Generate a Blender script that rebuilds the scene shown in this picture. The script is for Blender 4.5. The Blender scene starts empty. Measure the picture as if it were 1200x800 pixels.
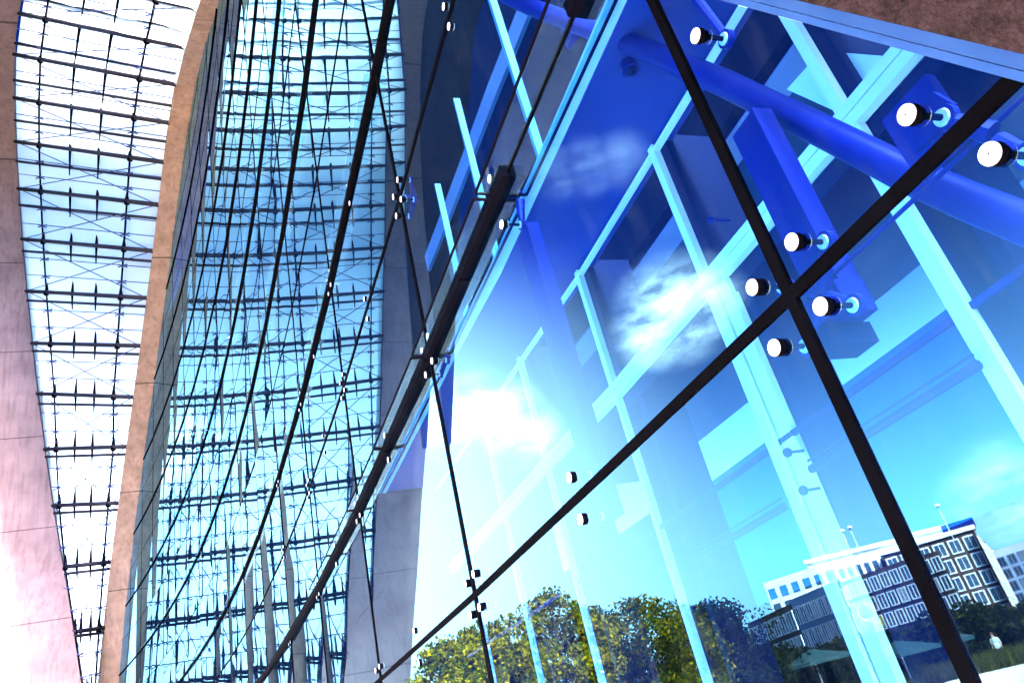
import bpy, bmesh, math, random
from mathutils import Vector, Matrix, noise
random.seed(7)
C = bpy.context.scene.collection
PI = math.pi
EYE = 1.7
D = 1.8                      # camera stands 1.8 m in front of the glass wall (wall = plane y 0, runs along x)
# ------------------------------------------------------------------ camera model
FPX = 887.0
zx, zy = 190.0, -1227.0
_dx, _dy = zx - 600, zy - 400
_d = math.hypot(_dx, _dy); ux, uy = _dx / _d, -_dy / _d
pit = math.atan(FPX / _d)
F0 = Vector((0, math.cos(pit), math.sin(pit))); U0 = Vector((0, -math.sin(pit), math.cos(pit))); R0 = Vector((1, 0, 0))
X0 = R0 * uy + U0 * ux; Y0 = -R0 * ux + U0 * uy
_az = math.radians(-23.5)
dd = Vector((math.sin(_az), math.cos(_az), 0)); nn = Vector((-dd.y, dd.x, 0))
def loc(v): return Vector((v.dot(dd), v.dot(nn), v.z))
Fv, Xv, Yv = loc(F0), loc(X0), loc(Y0)
CAM = Vector((0, D, EYE))
def ray(px, py): return Fv + Xv * ((px - 600) / FPX) + Yv * ((400 - py) / FPX)
def on_y(px, py, y):
    r = ray(px, py); return CAM + r * ((y - D) / r.y)
def on_z(px, py, z):
    r = ray(px, py); return CAM + r * ((z - EYE) / r.z)
def at_t(px, py, t): return CAM + ray(px, py) * t
KP = 0.0023
def wy(x):                   # the glass wall curves gently towards the viewer far away
    return KP * (x * x - 3.03) if x > 1.74 else 0.0

# ------------------------------------------------------------------ materials
def new_mat(name):
    m = bpy.data.materials.new(name); m.use_nodes = True
    nt = m.node_tree; nt.nodes.clear()
    out = nt.nodes.new('ShaderNodeOutputMaterial')
    return m, nt, out
def mat_noise(name, c1, c2, scale=3.0, rough=0.7, metal=0.0, bump=0.0, detail=6, bscale=None, spec=0.4):
    m, nt, out = new_mat(name)
    b = nt.nodes.new('ShaderNodeBsdfPrincipled'); nt.links.new(b.outputs[0], out.inputs[0])
    tc = nt.nodes.new('ShaderNodeTexCoord')
    n = nt.nodes.new('ShaderNodeTexNoise'); n.inputs['Scale'].default_value = scale; n.inputs['Detail'].default_value = detail
    n.inputs['Roughness'].default_value = 0.65
    nt.links.new(tc.outputs['Object'], n.inputs['Vector'])
    r = nt.nodes.new('ShaderNodeValToRGB'); r.color_ramp.elements[0].position = 0.3; r.color_ramp.elements[1].position = 0.7
    r.color_ramp.elements[0].color = (*c1, 1); r.color_ramp.elements[1].color = (*c2, 1)
    nt.links.new(n.outputs['Fac'], r.inputs[0]); nt.links.new(r.outputs[0], b.inputs['Base Color'])
    b.inputs['Roughness'].default_value = rough; b.inputs['Metallic'].default_value = metal
    b.inputs['Specular IOR Level'].default_value = spec
    if bump:
        n2 = nt.nodes.new('ShaderNodeTexNoise'); n2.inputs['Scale'].default_value = bscale or scale * 8; n2.inputs['Detail'].default_value = 5
        nt.links.new(tc.outputs['Object'], n2.inputs['Vector'])
        bp = nt.nodes.new('ShaderNodeBump'); bp.inputs['Strength'].default_value = bump; bp.inputs['Distance'].default_value = 0.03
        nt.links.new(n2.outputs['Fac'], bp.inputs['Height']); nt.links.new(bp.outputs[0], b.inputs['Normal'])
    return m
def seams(m, step=5.2, dark=.35):
    nt = m.node_tree; b = [n for n in nt.nodes if n.type == 'BSDF_PRINCIPLED'][0]; src = b.inputs['Base Color'].links[0].from_socket
    tc = nt.nodes.new('ShaderNodeTexCoord'); sx = nt.nodes.new('ShaderNodeSeparateXYZ'); nt.links.new(tc.outputs['Object'], sx.inputs[0])
    a = nt.nodes.new('ShaderNodeMath'); a.operation = 'DIVIDE'; a.inputs[1].default_value = step; nt.links.new(sx.outputs['Z'], a.inputs[0])
    f = nt.nodes.new('ShaderNodeMath'); f.operation = 'FRACT'; nt.links.new(a.outputs[0], f.inputs[0])
    g = nt.nodes.new('ShaderNodeMath'); g.operation = 'LESS_THAN'; g.inputs[1].default_value = .011; nt.links.new(f.outputs[0], g.inputs[0])
    # vertical weather streaks
    mp = nt.nodes.new('ShaderNodeMapping'); mp.inputs['Scale'].default_value = (2.2, 2.2, .12); nt.links.new(tc.outputs['Object'], mp.inputs[0])
    nz = nt.nodes.new('ShaderNodeTexNoise'); nz.inputs['Scale'].default_value = 1.6; nz.inputs['Detail'].default_value = 8; nt.links.new(mp.outputs[0], nz.inputs['Vector'])
    mr = nt.nodes.new('ShaderNodeMapRange'); mr.inputs['From Min'].default_value = .48; mr.inputs['From Max'].default_value = .72; mr.inputs['To Max'].default_value = .5; nt.links.new(nz.outputs['Fac'], mr.inputs['Value'])
    m1 = nt.nodes.new('ShaderNodeMixRGB'); m1.blend_type = 'MULTIPLY'; m1.inputs[2].default_value = (.45, .4, .38, 1); nt.links.new(mr.outputs[0], m1.inputs[0]); nt.links.new(src, m1.inputs[1])
    m2 = nt.nodes.new('ShaderNodeMixRGB'); m2.blend_type = 'MULTIPLY'; m2.inputs[2].default_value = (dark, dark, dark, 1); nt.links.new(g.outputs[0], m2.inputs[0]); nt.links.new(m1.outputs[0], m2.inputs[1])
    nt.links.new(m2.outputs[0], b.inputs['Base Color'])
def mat_glass(name, ior, tT, tR, rough=0.0):
    m, nt, out = new_mat(name)
    fr0 = nt.nodes.new('ShaderNodeFresnel'); fr0.inputs['IOR'].default_value = ior
    ge = nt.nodes.new('ShaderNodeNewGeometry'); iv = nt.nodes.new('ShaderNodeMath'); iv.operation = 'SUBTRACT'; iv.inputs[0].default_value = 1.0
    nt.links.new(ge.outputs['Backfacing'], iv.inputs[1])
    fr = nt.nodes.new('ShaderNodeMath'); fr.operation = 'MULTIPLY'; nt.links.new(fr0.outputs[0], fr.inputs[0]); nt.links.new(iv.outputs[0], fr.inputs[1])
    tr = nt.nodes.new('ShaderNodeBsdfTransparent'); tr.inputs[0].default_value = (*tT, 1)
    gl = nt.nodes.new('ShaderNodeBsdfGlossy'); gl.inputs['Color'].default_value = (*tR, 1); gl.inputs['Roughness'].default_value = rough
    mx = nt.nodes.new('ShaderNodeMixShader')
    nt.links.new(fr.outputs[0], mx.inputs[0]); nt.links.new(tr.outputs[0], mx.inputs[1]); nt.links.new(gl.outputs[0], mx.inputs[2])
    nt.links.new(mx.outputs[0], out.inputs[0])
    return m
M = {}
M['glass'] = mat_glass('facade_glass', 2.5, (0.24, 0.60, 1.0), (0.42, 0.82, 1.0))
nt_ = M['glass'].node_tree; out_ = [n for n in nt_.nodes if n.type == 'OUTPUT_MATERIAL'][0]; src_ = out_.inputs[0].links[0].from_socket
df_ = nt_.nodes.new('ShaderNodeBsdfDiffuse'); df_.inputs[0].default_value = (.4, .55, .7, 1)
tc_ = nt_.nodes.new('ShaderNodeTexCoord'); mp_ = nt_.nodes.new('ShaderNodeMapping'); mp_.inputs['Scale'].default_value = (9, 9, .9)
no_ = nt_.nodes.new('ShaderNodeTexNoise'); no_.inputs['Scale'].default_value = 2.2; no_.inputs['Detail'].default_value = 9; no_.inputs['Roughness'].default_value = .7
mr_ = nt_.nodes.new('ShaderNodeMapRange'); mr_.inputs['From Min'].default_value = .45; mr_.inputs['From Max'].default_value = .8; mr_.inputs['To Min'].default_value = 0.0; mr_.inputs['To Max'].default_value = .014
mz_ = nt_.nodes.new('ShaderNodeMixShader')
nt_.links.new(tc_.outputs['Object'], mp_.inputs[0]); nt_.links.new(mp_.outputs[0], no_.inputs['Vector']); nt_.links.new(no_.outputs['Fac'], mr_.inputs['Value'])
nt_.links.new(mr_.outputs[0], mz_.inputs[0]); nt_.links.new(src_, mz_.inputs[1]); nt_.links.new(df_.outputs[0], mz_.inputs[2]); nt_.links.new(mz_.outputs[0], out_.inputs[0])
M['rearglass'] = mat_glass('rear_tinted_glass', 1.4, (0.01, 0.36, 0.85), (0.5, 0.8, 1.0))
M['clear'] = mat_glass('clear_glass', 1.45, (0.75, 0.92, 1.0), (0.9, 0.95, 1.0))
m_, nt_, out_ = new_mat('milky_roof_glass')
a_ = nt_.nodes.new('ShaderNodeBsdfTransparent'); a_.inputs[0].default_value = (.9, .95, 1, 1)
b_ = nt_.nodes.new('ShaderNodeBsdfTranslucent'); b_.inputs[0].default_value = (.72, .96, .94, 1)
c_ = nt_.nodes.new('ShaderNodeBsdfDiffuse'); c_.inputs[0].default_value = (.72, .96, .94, 1)
x_ = nt_.nodes.new('ShaderNodeMixShader'); x_.inputs[0].default_value = .5; y_ = nt_.nodes.new('ShaderNodeMixShader'); y_.inputs[0].default_value = .52
nt_.links.new(b_.outputs[0], x_.inputs[1]); nt_.links.new(c_.outputs[0], x_.inputs[2]); nt_.links.new(a_.outputs[0], y_.inputs[1]); nt_.links.new(x_.outputs[0], y_.inputs[2]); nt_.links.new(y_.outputs[0], out_.inputs[0])
M['roofglass'] = m_
M['concrete'] = mat_noise('concrete', (0.062, 0.046, 0.047), (0.102, 0.077, 0.076), 0.35, 0.85, spec=.1, bump=0.25, bscale=6)
M['concrete2'] = mat_noise('weathered_concrete', (0.12, 0.082, 0.058), (0.20, 0.14, 0.10), 0.8, 0.85, spec=.1, bump=0.3, bscale=5)
seams(M['concrete'], 7.5); seams(M['concrete2'], 6.3)
M['shadeskin'] = mat_noise('painted_shade_skin', (0.007, 0.0065, 0.005), (0.016, 0.014, 0.011), .5, 0.95, spec=.02)  # shade put into the colour, so the mirrored ribs read dark
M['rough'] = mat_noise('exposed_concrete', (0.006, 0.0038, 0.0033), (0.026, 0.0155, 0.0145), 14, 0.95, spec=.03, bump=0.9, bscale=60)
M['black'] = mat_noise('black_silicone', (0.0006, 0.0006, 0.001), (0.0014, 0.0014, 0.002), 5, 0.95, spec=0.01)
M['steel'] = mat_noise('dark_steel', (0.0008, 0.0008, 0.002), (0.0016, 0.0018, 0.004), 2, 0.8, 0.0, spec=.01)
M['truss'] = mat_noise('painted_steel', (0.003, 0.003, 0.007), (0.006, 0.006, 0.012), 2, 0.5, 0.0, spec=.12)
M['cable'] = mat_noise('blued_cable', (0.006, 0.012, 0.05), (0.01, 0.02, 0.08), 2, 0.5, 0.0, spec=.2)
M['bluesteel'] = mat_noise('blue_painted_steel', (0.004, 0.006, 0.07), (0.007, 0.011, 0.12), 1.5, 0.4, 0.0, spec=.12)
M['flash'] = mat_noise('metal_flashing', (0.015, 0.06, 0.2), (0.03, 0.09, 0.26), 3, 0.45, 0.2)
M['inox'] = mat_noise('brushed_stainless', (0.42, 0.42, 0.43), (0.8, 0.8, 0.8), 8, 0.5, 0.0)
M['white'] = mat_noise('white_frame_paint', (0.78, 0.79, 0.80), (0.84, 0.85, 0.85), 1.2, 0.5)
M['palebar'] = mat_noise('pale_blue_bar', (0.06, 0.2, 0.3), (0.08, 0.25, 0.36), 2, 0.6)
M['dkblue'] = mat_noise('dark_blue_paint', (0.0015, 0.003, 0.018), (0.0025, 0.005, 0.03), 1.2, 0.5, spec=.1)
M['soffit'] = mat_noise('blue_soffit', (0.012, 0.02, 0.13), (0.02, 0.03, 0.18), 1.0, 0.7)
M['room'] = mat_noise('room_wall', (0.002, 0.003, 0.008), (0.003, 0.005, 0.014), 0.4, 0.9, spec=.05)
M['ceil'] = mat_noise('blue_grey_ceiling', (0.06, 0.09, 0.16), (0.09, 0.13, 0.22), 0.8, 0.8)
M['blind'] = mat_noise('pale_blind', (0.5, 0.55, 0.58), (0.7, 0.72, 0.74), 5, 0.8)
M['paving'] = mat_noise('pale_paving', (0.55, 0.52, 0.46), (0.70, 0.66, 0.58), 0.6, 0.9)
M['soil'] = mat_noise('lawn', (0.006, 0.010, 0.003), (0.016, 0.022, 0.006), 0.5, 0.95)
M['bark'] = mat_noise('bark', (0.04, 0.028, 0.018), (0.08, 0.055, 0.035), 6, 0.95, bump=0.5)
M['stone'] = mat_noise('cream_stone', (0.62, 0.55, 0.44), (0.72, 0.65, 0.54), 0.5, 0.9)
M['whitewall'] = mat_noise('white_render', (0.76, 0.76, 0.74), (0.84, 0.83, 0.8), 0.4, 0.9)
M['sand'] = mat_noise('sand_render', (0.55, 0.42, 0.28), (0.62, 0.48, 0.33), 0.4, 0.9)
M['brick'] = mat_noise('dark_brick', (0.045, 0.02, 0.014), (0.085, 0.035, 0.024), 3, 0.9)
M['brick2'] = mat_noise('brown_brick', (0.13, 0.055, 0.035), (0.19, 0.085, 0.05), 3, 0.9)
M['slate'] = mat_noise('grey_blue_cladding', (0.14, 0.22, 0.36), (0.2, 0.3, 0.46), 2, 0.5)
M['blindpane'] = mat_noise('drawn_blind', (0.35, 0.33, 0.28), (0.5, 0.48, 0.42), 2, 0.8)
M['pane'] = mat_noise('window_pane', (0.02, 0.04, 0.07), (0.05, 0.09, 0.14), 0.7, 0.12, spec=0.8)
M['yellow'] = mat_noise('yellow_sign', (0.8, 0.55, 0.02), (0.85, 0.6, 0.03), 3, 0.5)
M['teal'] = mat_noise('teal_canvas', (0.002, 0.018, 0.02), (0.003, 0.035, 0.035), 2, 0.8)
M['shirt'] = mat_noise('pale_shirt', (0.5, 0.62, 0.55), (0.6, 0.72, 0.62), 6, 0.9)
M['skin'] = mat_noise('skin', (0.5, 0.3, 0.22), (0.55, 0.34, 0.25), 4, 0.6)
M['trouser'] = mat_noise('dark_trousers', (0.03, 0.035, 0.05), (0.05, 0.055, 0.08), 5, 0.9)
M['hair'] = mat_noise('auburn_hair', (0.16, 0.04, 0.02), (0.22, 0.06, 0.03), 9, 0.7)
M['lampmetal'] = mat_noise('white_lamp_paint', (0.7, 0.7, 0.7), (0.78, 0.78, 0.78), 3, 0.5)
def mat_leaf(name, cols, tr=0.25):
    m, nt, out = new_mat(name)
    g = nt.nodes.new('ShaderNodeNewGeometry')
    r = nt.nodes.new('ShaderNodeValToRGB')
    r.color_ramp.elements[0].color = (*cols[0], 1); r.color_ramp.elements[1].color = (*cols[-1], 1)
    for i, c in enumerate(cols[1:-1]):
        e = r.color_ramp.elements.new((i + 1) / (len(cols) - 1)); e.color = (*c, 1)
    nt.links.new(g.outputs['Random Per Island'], r.inputs[0])
    d = nt.nodes.new('ShaderNodeBsdfDiffuse'); t = nt.nodes.new('ShaderNodeBsdfTranslucent')
    mx = nt.nodes.new('ShaderNodeMixShader'); mx.inputs[0].default_value = tr
    nt.links.new(r.outputs[0], d.inputs[0]); nt.links.new(r.outputs[0], t.inputs[0])
    nt.links.new(d.outputs[0], mx.inputs[1]); nt.links.new(t.outputs[0], mx.inputs[2]); nt.links.new(mx.outputs[0], out.inputs[0])
    return m
M['leafy'] = mat_leaf('autumn_leaf', [(0.02, 0.035, 0.003), (0.08, 0.10, 0.006), (0.42, 0.28, 0.008), (0.14, 0.11, 0.005)])
M['leafg'] = mat_leaf('green_leaf', [(0.012, 0.025, 0.003), (0.03, 0.05, 0.004), (0.20, 0.15, 0.006), (0.015, 0.03, 0.003)])
M['leafd'] = mat_leaf('dark_leaf', [(0.004, 0.008, 0.003), (0.010, 0.017, 0.004), (0.03, 0.03, 0.006)])
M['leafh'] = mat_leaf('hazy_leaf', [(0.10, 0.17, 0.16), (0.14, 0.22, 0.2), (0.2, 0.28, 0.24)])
M['reed'] = mat_leaf('reed_blade', [(0.01, 0.018, 0.003), (0.10, 0.09, 0.02), (0.02, 0.03, 0.005)])

# ------------------------------------------------------------------ builders
FAC = [0]                    # which flat bay of the glass wall mirrors the thing being placed
class MB:
    def __init__(s): s.v = []; s.f = []; s.smooth = False
    def quad(s, a, b, c, d):
        i = len(s.v); s.v += [a, b, c, d]; s.f.append((i, i+1, i+2, i+3)); return s
    def poly(s, pts):
        i = len(s.v); s.v += list(pts); s.f.append(tuple(range(i, i+len(pts)))); return s
    def hexa(s, p):          # 8 points, bottom 4 then top 4
        i = len(s.v); s.v += list(p)
        for q in ((0,3,2,1),(4,5,6,7),(0,1,5,4),(1,2,6,5),(2,3,7,6),(3,0,4,7)): s.f.append(tuple(i+k for k in q))
        return s
    def box(s, x0, x1, y0, y1, z0, z1):
        return s.hexa([Vector(p) for p in ((x0,y0,z0),(x1,y0,z0),(x1,y1,z0),(x0,y1,z0),(x0,y0,z1),(x1,y0,z1),(x1,y1,z1),(x0,y1,z1))])
    def beam(s, a, b, w, h, up=Vector((0,0,1))):
        a, b = Vector(a), Vector(b); d = (b-a).normalized(); x = d.cross(up)
        if x.length < 1e-4: x = d.cross(Vector((1,0,0)))
        x.normalize(); y = x.cross(d)
        x *= w/2; y *= h/2
        return s.hexa([a-x-y, a+x-y, b+x-y, b-x-y, a-x+y, a+x+y, b+x+y, b-x+y])
    def tube(s, a, b, r0, r1=None, n=8, cap=True):
        a, b = Vector(a), Vector(b); r1 = r0 if r1 is None else r1
        d = (b-a); 
        if d.length < 1e-6: return s
        d.normalize(); x = d.cross(Vector((0,0,1)))
        if x.length < 1e-3: x = d.cross(Vector((1,0,0)))
        x.normalize(); y = d.cross(x)
        i = len(s.v)
        for k in range(n):
            t = 2*PI*k/n; o = x*math.cos(t) + y*math.sin(t)
            s.v.append(a+o*r0); s.v.append(b+o*r1)
        for k in range(n):
            j = (k+1) % n
            s.f.append((i+2*k, i+2*j, i+2*j+1, i+2*k+1))
        if cap:
            s.f.append(tuple(i+2*k for k in range(n))[::-1]); s.f.append(tuple(i+2*k+1 for k in range(n)))
        return s
    def path(s, pts, r, n=6):
        for a, b in zip(pts, pts[1:]): s.tube(a, b, r, n=n)
        return s
    def sphere(s, c, r, n=10, m=6, sc=(1,1,1)):
        c = Vector(c); i = len(s.v)
        for a in range(m+1):
            th = PI*a/m
            for b in range(n):
                ph = 2*PI*b/n
                s.v.append(c + Vector((r*sc[0]*math.sin(th)*math.cos(ph), r*sc[1]*math.sin(th)*math.sin(ph), r*sc[2]*math.cos(th))))
        for a in range(m):
            for b in range(n):
                s.f.append((i+a*n+b, i+(a+1)*n+b, i+(a+1)*n+(b+1)%n, i+a*n+(b+1)%n))
        return s
    def mirror(s):
        s.v = [real(p) for p in s.v]; s.f = [tuple(reversed(f)) for f in s.f]; return s
    def build(s, name, mat, parent=None, smooth=False, origin=None):
        me = bpy.data.meshes.new(name)
        o0 = Vector(origin) if origin is not None else Vector((0,0,0))
        if parent is not None:
            o0 = Vector((0,0,0)); q = parent
            while q is not None: o0 += q.location; q = q.parent
        me.from_pydata([tuple(Vector(p)-o0) for p in s.v], [], s.f); me.update()
        me.materials.append(mat)
        if smooth: me.polygons.foreach_set('use_smooth', [True]*len(me.polygons))
        o = bpy.data.objects.new(name, me); C.objects.link(o)
        if parent is not None: o.parent = parent
        else: o.location = o0
        return o
def tag(o, label=None, cat=None, group=None, kind=None):
    if label: o['label'] = label
    if cat: o['category'] = cat
    if group: o['group'] = group
    if kind: o['kind'] = kind
    return o
def thing(name, p, label, cat, group=None):
    o = bpy.data.objects.new(name, None); o.empty_display_size = 0.2; C.objects.link(o); o.location = Vector(p)
    return tag(o, label, cat, group)
def bb(mb):                  # base centre of a set of vertices
    xs = [p[0] for p in mb.v]; ys = [p[1] for p in mb.v]; zs = [p[2] for p in mb.v]
    return Vector(((min(xs)+max(xs))/2, (min(ys)+max(ys))/2, min(zs)))

# ------------------------------------------------------------------ the arch that frames the glass wall
ARCH = [(-0.60,-1.7),(0.20,0.02),(0.80,1.11),(1.42,2.25),(3.0,5.1),(8.0,14.0),(16.0,25.6),(24.0,33.2),(31.0,38.2),(36.0,40.3),(41.0,40.2),(46.5,37.4),(52.5,32.6),(58.0,27.2),(62.5,21.6),(65.8,15.6),(68.2,9.4),(69.6,4.0),(70.4,-1.7)]
ARCH = [Vector((a, b + EYE)) for a, b in ARCH]
def clip_arch(poly):         # Sutherland-Hodgman against the convex arch
    for i in range(len(ARCH)-1):
        a, b = ARCH[i], ARCH[i+1]; e = b - a; nrm = Vector((e.y, -e.x))
        out = []
        for k in range(len(poly)):
            p, q = poly[k], poly[(k+1) % len(poly)]
            dp, dq = (p-a).dot(nrm), (q-a).dot(nrm)
            if dp >= 0: out.append(p)
            if (dp > 0 > dq) or (dp < 0 < dq): out.append(p + (q-p) * (dp/(dp-dq)))
        poly = out
        if len(poly) < 3: return []
    return poly
def arch_inside(p): 
    return len(clip_arch([Vector(p), Vector((p[0]+.01,p[1])), Vector((p[0],p[1]+.01))])) >= 3

NODES = [-2.4, 0.22] + [1.74 + 4.14*i for i in range(17)]
ROWS = [-1.66, 1.13, 3.28, 5.15, 7.0, 9.25, 11.5, 13.8, 16.1, 18.4, 20.8, 23.1, 25.4, 27.7, 30.0, 32.3, 34.6, 36.9, 39.2, 41.5]
ROWS = [z + EYE for z in ROWS]
wall = thing('glass_wall', (20, 0, 0), 'tall curved frameless glass wall reflecting blue sky, held by steel point fixings', 'glass facade')
far = MB(); npan = 0
for j in range(len(NODES)-1):
    for i in range(len(ROWS)-1):
        s0, s1, z0, z1 = NODES[j], NODES[j+1], ROWS[i], ROWS[i+1]
        pl = clip_arch([Vector((s0,z0)), Vector((s1,z0)), Vector((s1,z1)), Vector((s0,z1))])
        if not pl: continue
        full = len(pl) == 4 and abs((pl[0]-Vector((s0,z0))).length) < 1e-5 and abs((pl[2]-Vector((s1,z1))).length) < 1e-5
        w = min(1.0, max(0.0, (s0-5)/14))
        ta, tb = random.gauss(0, .0022)*w, random.gauss(0, .003)*w
        ph = random.random()*50
        def yy(s, z, s0=s0, s1=s1, z0=z0, z1=z1, ta=ta, tb=tb, w=max(w,.10), ph=ph):
            t = (s-s0)/(s1-s0)
            y = wy(s0)*(1-t) + wy(s1)*t
            y += ta*(s-(s0+s1)/2) + tb*(z-(z0+z1)/2)
            y += w*0.0022*noise.noise(Vector((s*1.1, z*1.1, ph)))
            y += w*0.0022*math.sin(PI*min(1,max(0,t)))*math.sin(PI*(z-z0)/(z1-z0))
            return y
        mb = MB()
        g = 0.003
        w = max(w, .10)
        if full:
            nx, nz = 12, 7
            for b in range(nz+1):
                for a in range(nx+1):
                    s, z = s0+g+(s1-s0-2*g)*a/nx, z0+g+(z1-z0-2*g)*b/nz
                    mb.v.append(Vector((s, yy(s,z), z)))
            for b in range(nz):
                for a in range(nx):
                    k = b*(nx+1)+a; mb.f.append((k, k+nx+1, k+nx+2, k+1))
        else:
            mb.poly([Vector((p.x, yy(p.x,p.y), p.y)) for p in reversed(pl)])
        if npan < 99 and s0 < 45 and z0 < 16.2:
            mb.build('glass_panel', M['glass'], wall, smooth=True); npan += 1
        else:
            k = len(far.v); far.v += mb.v; far.f += [tuple(k+q for q in f) for f in mb.f]
tag(far.build('glass_panel', M['glass'], wall, smooth=True), kind='stuff')
# gaskets in the joints
def seg_in(p, q, n=40):
    ok = [k/n for k in range(n+1) if arch_inside((p + (q-p)*(k/n)))]
    return (p + (q-p)*ok[0], p + (q-p)*ok[-1]) if len(ok) > 1 else None
for s in NODES[1:]:
    sg = seg_in(Vector((s, ROWS[0])), Vector((s, ROWS[-1])), 3000)
    if sg: 
        wv = .045 if s < 8 else (.035 if s < 20 else .03)
        MB().box(s-wv/2, s+wv/2, wy(s)-.012, wy(s)+.012, sg[0].y, sg[1].y).build('vertical_joint', M['black'], wall)
THICK = {2: 0.0, 4: .08, 6: .075, 8: .08, 10: .085, 12: .09, 14: .09, 16: .09}
for i, z in enumerate(ROWS[1:-1], 1):
    sg = seg_in(Vector((-1.0, z)), Vector((70.5, z)), 9000)
    if not sg: continue
    h = .022 if i == 2 else THICK.get(i, 0.045 if i < 4 else .026)
    mb = MB(); cuts = [x for x in NODES if sg[0].x < x < sg[1].x]
    cuts = [sg[0].x] + cuts + [sg[1].x]
    for a, b in zip(cuts, cuts[1:]):
        ya, yb = wy(a), wy(b); e = .011 if i not in THICK or i == 2 else .05
        mb.hexa([Vector((a,ya-e,z-h/2)),Vector((b,yb-e,z-h/2)),Vector((b,yb+e,z-h/2)),Vector((a,ya+e,z-h/2)),Vector((a,ya-e,z+h/2)),Vector((b,yb-e,z+h/2)),Vector((b,yb+e,z+h/2)),Vector((a,ya+e,z+h/2))])
    mb.build('horizontal_joint', M['black'] if i != 1 else M['black'], wall)
# glass shelves and steel core along the thick joints
def shelf(z, s_list, y0, y1, name='glass_fin', th=.014):
    for a, b in zip(s_list, s_list[1:]):
        ca, cb = wy(a), wy(b)
        p = lambda s, c, y, dz: Vector((s, c+y, z+dz))
        a2, b2 = a+.03, b-.03
        o = MB().hexa([p(a2,ca,y0,-th/2),p(b2,cb,y0,-th/2),p(b2,cb,y1,-th/2),p(a2,ca,y1,-th/2),p(a2,ca,y0,th/2),p(b2,cb,y0,th/2),p(b2,cb,y1,th/2),p(a2,ca,y1,th/2)]).build(name, M['clear'], wall)
        m = MB()
        for yv in (y0, y1): m.beam(p(a2,ca,yv,0), p(b2,cb,yv,0), .012, .02)
        for sv, cv in ((a2,ca),(b2,cb)): m.beam(p(sv,cv,y0,0), p(sv,cv,y1,0), .012, .02)
        m.build('edge_trim', M['steel'], o, origin=wall.location)
shelf(ROWS[2], [1.64, 3.71, 5.88, 7.95, 10.02, 12.09, 14.16], -.20, .17)
for i, smax in ((4, 45), (6, 60), (8, 60)):
    z = ROWS[i]; st = [x for x in NODES if x < smax and arch_inside((x, z))]
    for a, b in zip(st, st[1:]):
        ca, cb = wy(a), wy(b)
        y0, y1 = -.20, .14
        MB().hexa([Vector((a+.03,ca+y0,z-.01)),Vector((b-.03,cb+y0,z-.01)),Vector((b-.03,cb+y1,z-.01)),Vector((a+.03,ca+y1,z-.01)),Vector((a+.03,ca+y0,z+.01)),Vector((b-.03,cb+y0,z+.01)),Vector((b-.03,cb+y1,z+.01)),Vector((a+.03,ca+y1,z+.01))]).build('glass_fin', M['clear'], wall)
core = MB(); zB = ROWS[2]
for a, b in ((1.0, 2.25), (3.45, 4.6), (4.62, 5.86), (5.9, 7.93), (7.97, 10.0), (10.04, 14), (14, 22.4), (22.4, 34.8), (34.8, 51.4), (51.4, 68)):
    core.hexa([Vector((a,wy(a)-.10,zB-.05)),Vector((b,wy(b)-.10,zB-.05)),Vector((b,wy(b)+.06,zB-.05)),Vector((a,wy(a)+.06,zB-.05)),Vector((a,wy(a)-.10,zB+.05)),Vector((b,wy(b)-.10,zB+.05)),Vector((b,wy(b)+.06,zB+.05)),Vector((a,wy(a)+.06,zB+.05))])
core.build('steel_core', M['steel'], wall)

# point fixings: a group of four (or two) button bolts each
def fixing(s, z, offs, near):
    nm = 'point_fixing'
    lab = {(1.74,1.13): 'four button bolt fixing at the nearest black joint crossing, right of centre',
           (5.88,1.13): 'four bolt fixing at the lower thin joint crossing above the autumn trees',
           (3.71,1.13): 'pair of bolts on the blue fin end above and below the black joint',
           (1.0,1.13): 'pair of large bolts near the right edge under the concrete beam',
           (1.74,3.28): 'bolt fixing at the top of the nearest vertical joint',
           (3.71,3.28): 'single bolt fixing under the thick dark joint near a glass fin end',
           (5.88,3.28): 'bolt fixing where the thick dark joint crosses the thin vertical joint',
           (5.88,5.15): 'four bolt fixing at the joint crossing over the dark reflected rib'}.get((s,z))
    grp = None
    if lab is None:
        lab = 'small stainless bolt fixing of the far part of the glass wall'; grp = 'small far point fixings of the glass wall'
    t = thing(nm, (s, wy(s), z+EYE), lab, 'glass fixing', grp)
    for ds, dz in offs:
        x, y, zz = s+ds, wy(s+ds), z+EYE+dz
        if not arch_inside((x, zz)): continue
        b = MB().tube((x,y+.003,zz),(x,y+.026,zz), .031, .031, 20).build('bolt_head', M['black'], t)
        MB().tube((x,y+.0262,zz),(x,y+.032,zz), .0305, .029, 24).build('bolt_cap', M['inox'], b, origin=t.location)
        MB().tube((x,y+.0322,zz),(x,y+.033,zz), .003, .003, 8).build('bolt_pin', M['black'], b, origin=t.location)
        if near:
            MB().tube((x,y-.105,zz),(x,y-.004,zz), .010, .010, 10).build('bolt_rod', M['steel'], t)
            MB().tube((x,y-.018,zz),(x,y-.004,zz), .024, .024, 16).build('inner_washer', M['steel'], t)
            dk_ = MB().tube((x,y-.13,zz),(x,y-.105,zz), .038, .038, 18).build('inner_disc', M['bluesteel'], t)
            MB().tube((x,y-.1048,zz),(x,y-.098,zz), .026, .024, 18).build('disc_face', M['inox'], dk_)
            
    if near:
        m = MB()
        for ds, dz in offs:
            m.tube((s+ds, wy(s)-.12, z+EYE+dz), (s, wy(s)-.15, z+EYE+dz*.15), .020, .034, 10)
        m.build('spider_arm', M['bluesteel'], t, smooth=False)
    return t
four = [(.12,.12),(-.13,.13),(-.12,-.12),(.14,-.12)]
fixing(1.74, 1.13, four, True)
fixing(5.88, 1.13, four, True)
fixing(3.71, 1.13, [(0,.12),(0,-.12)], True)
fixing(1.0, 1.13, [(.06,.14),(-.06,-.12)], True)
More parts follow.
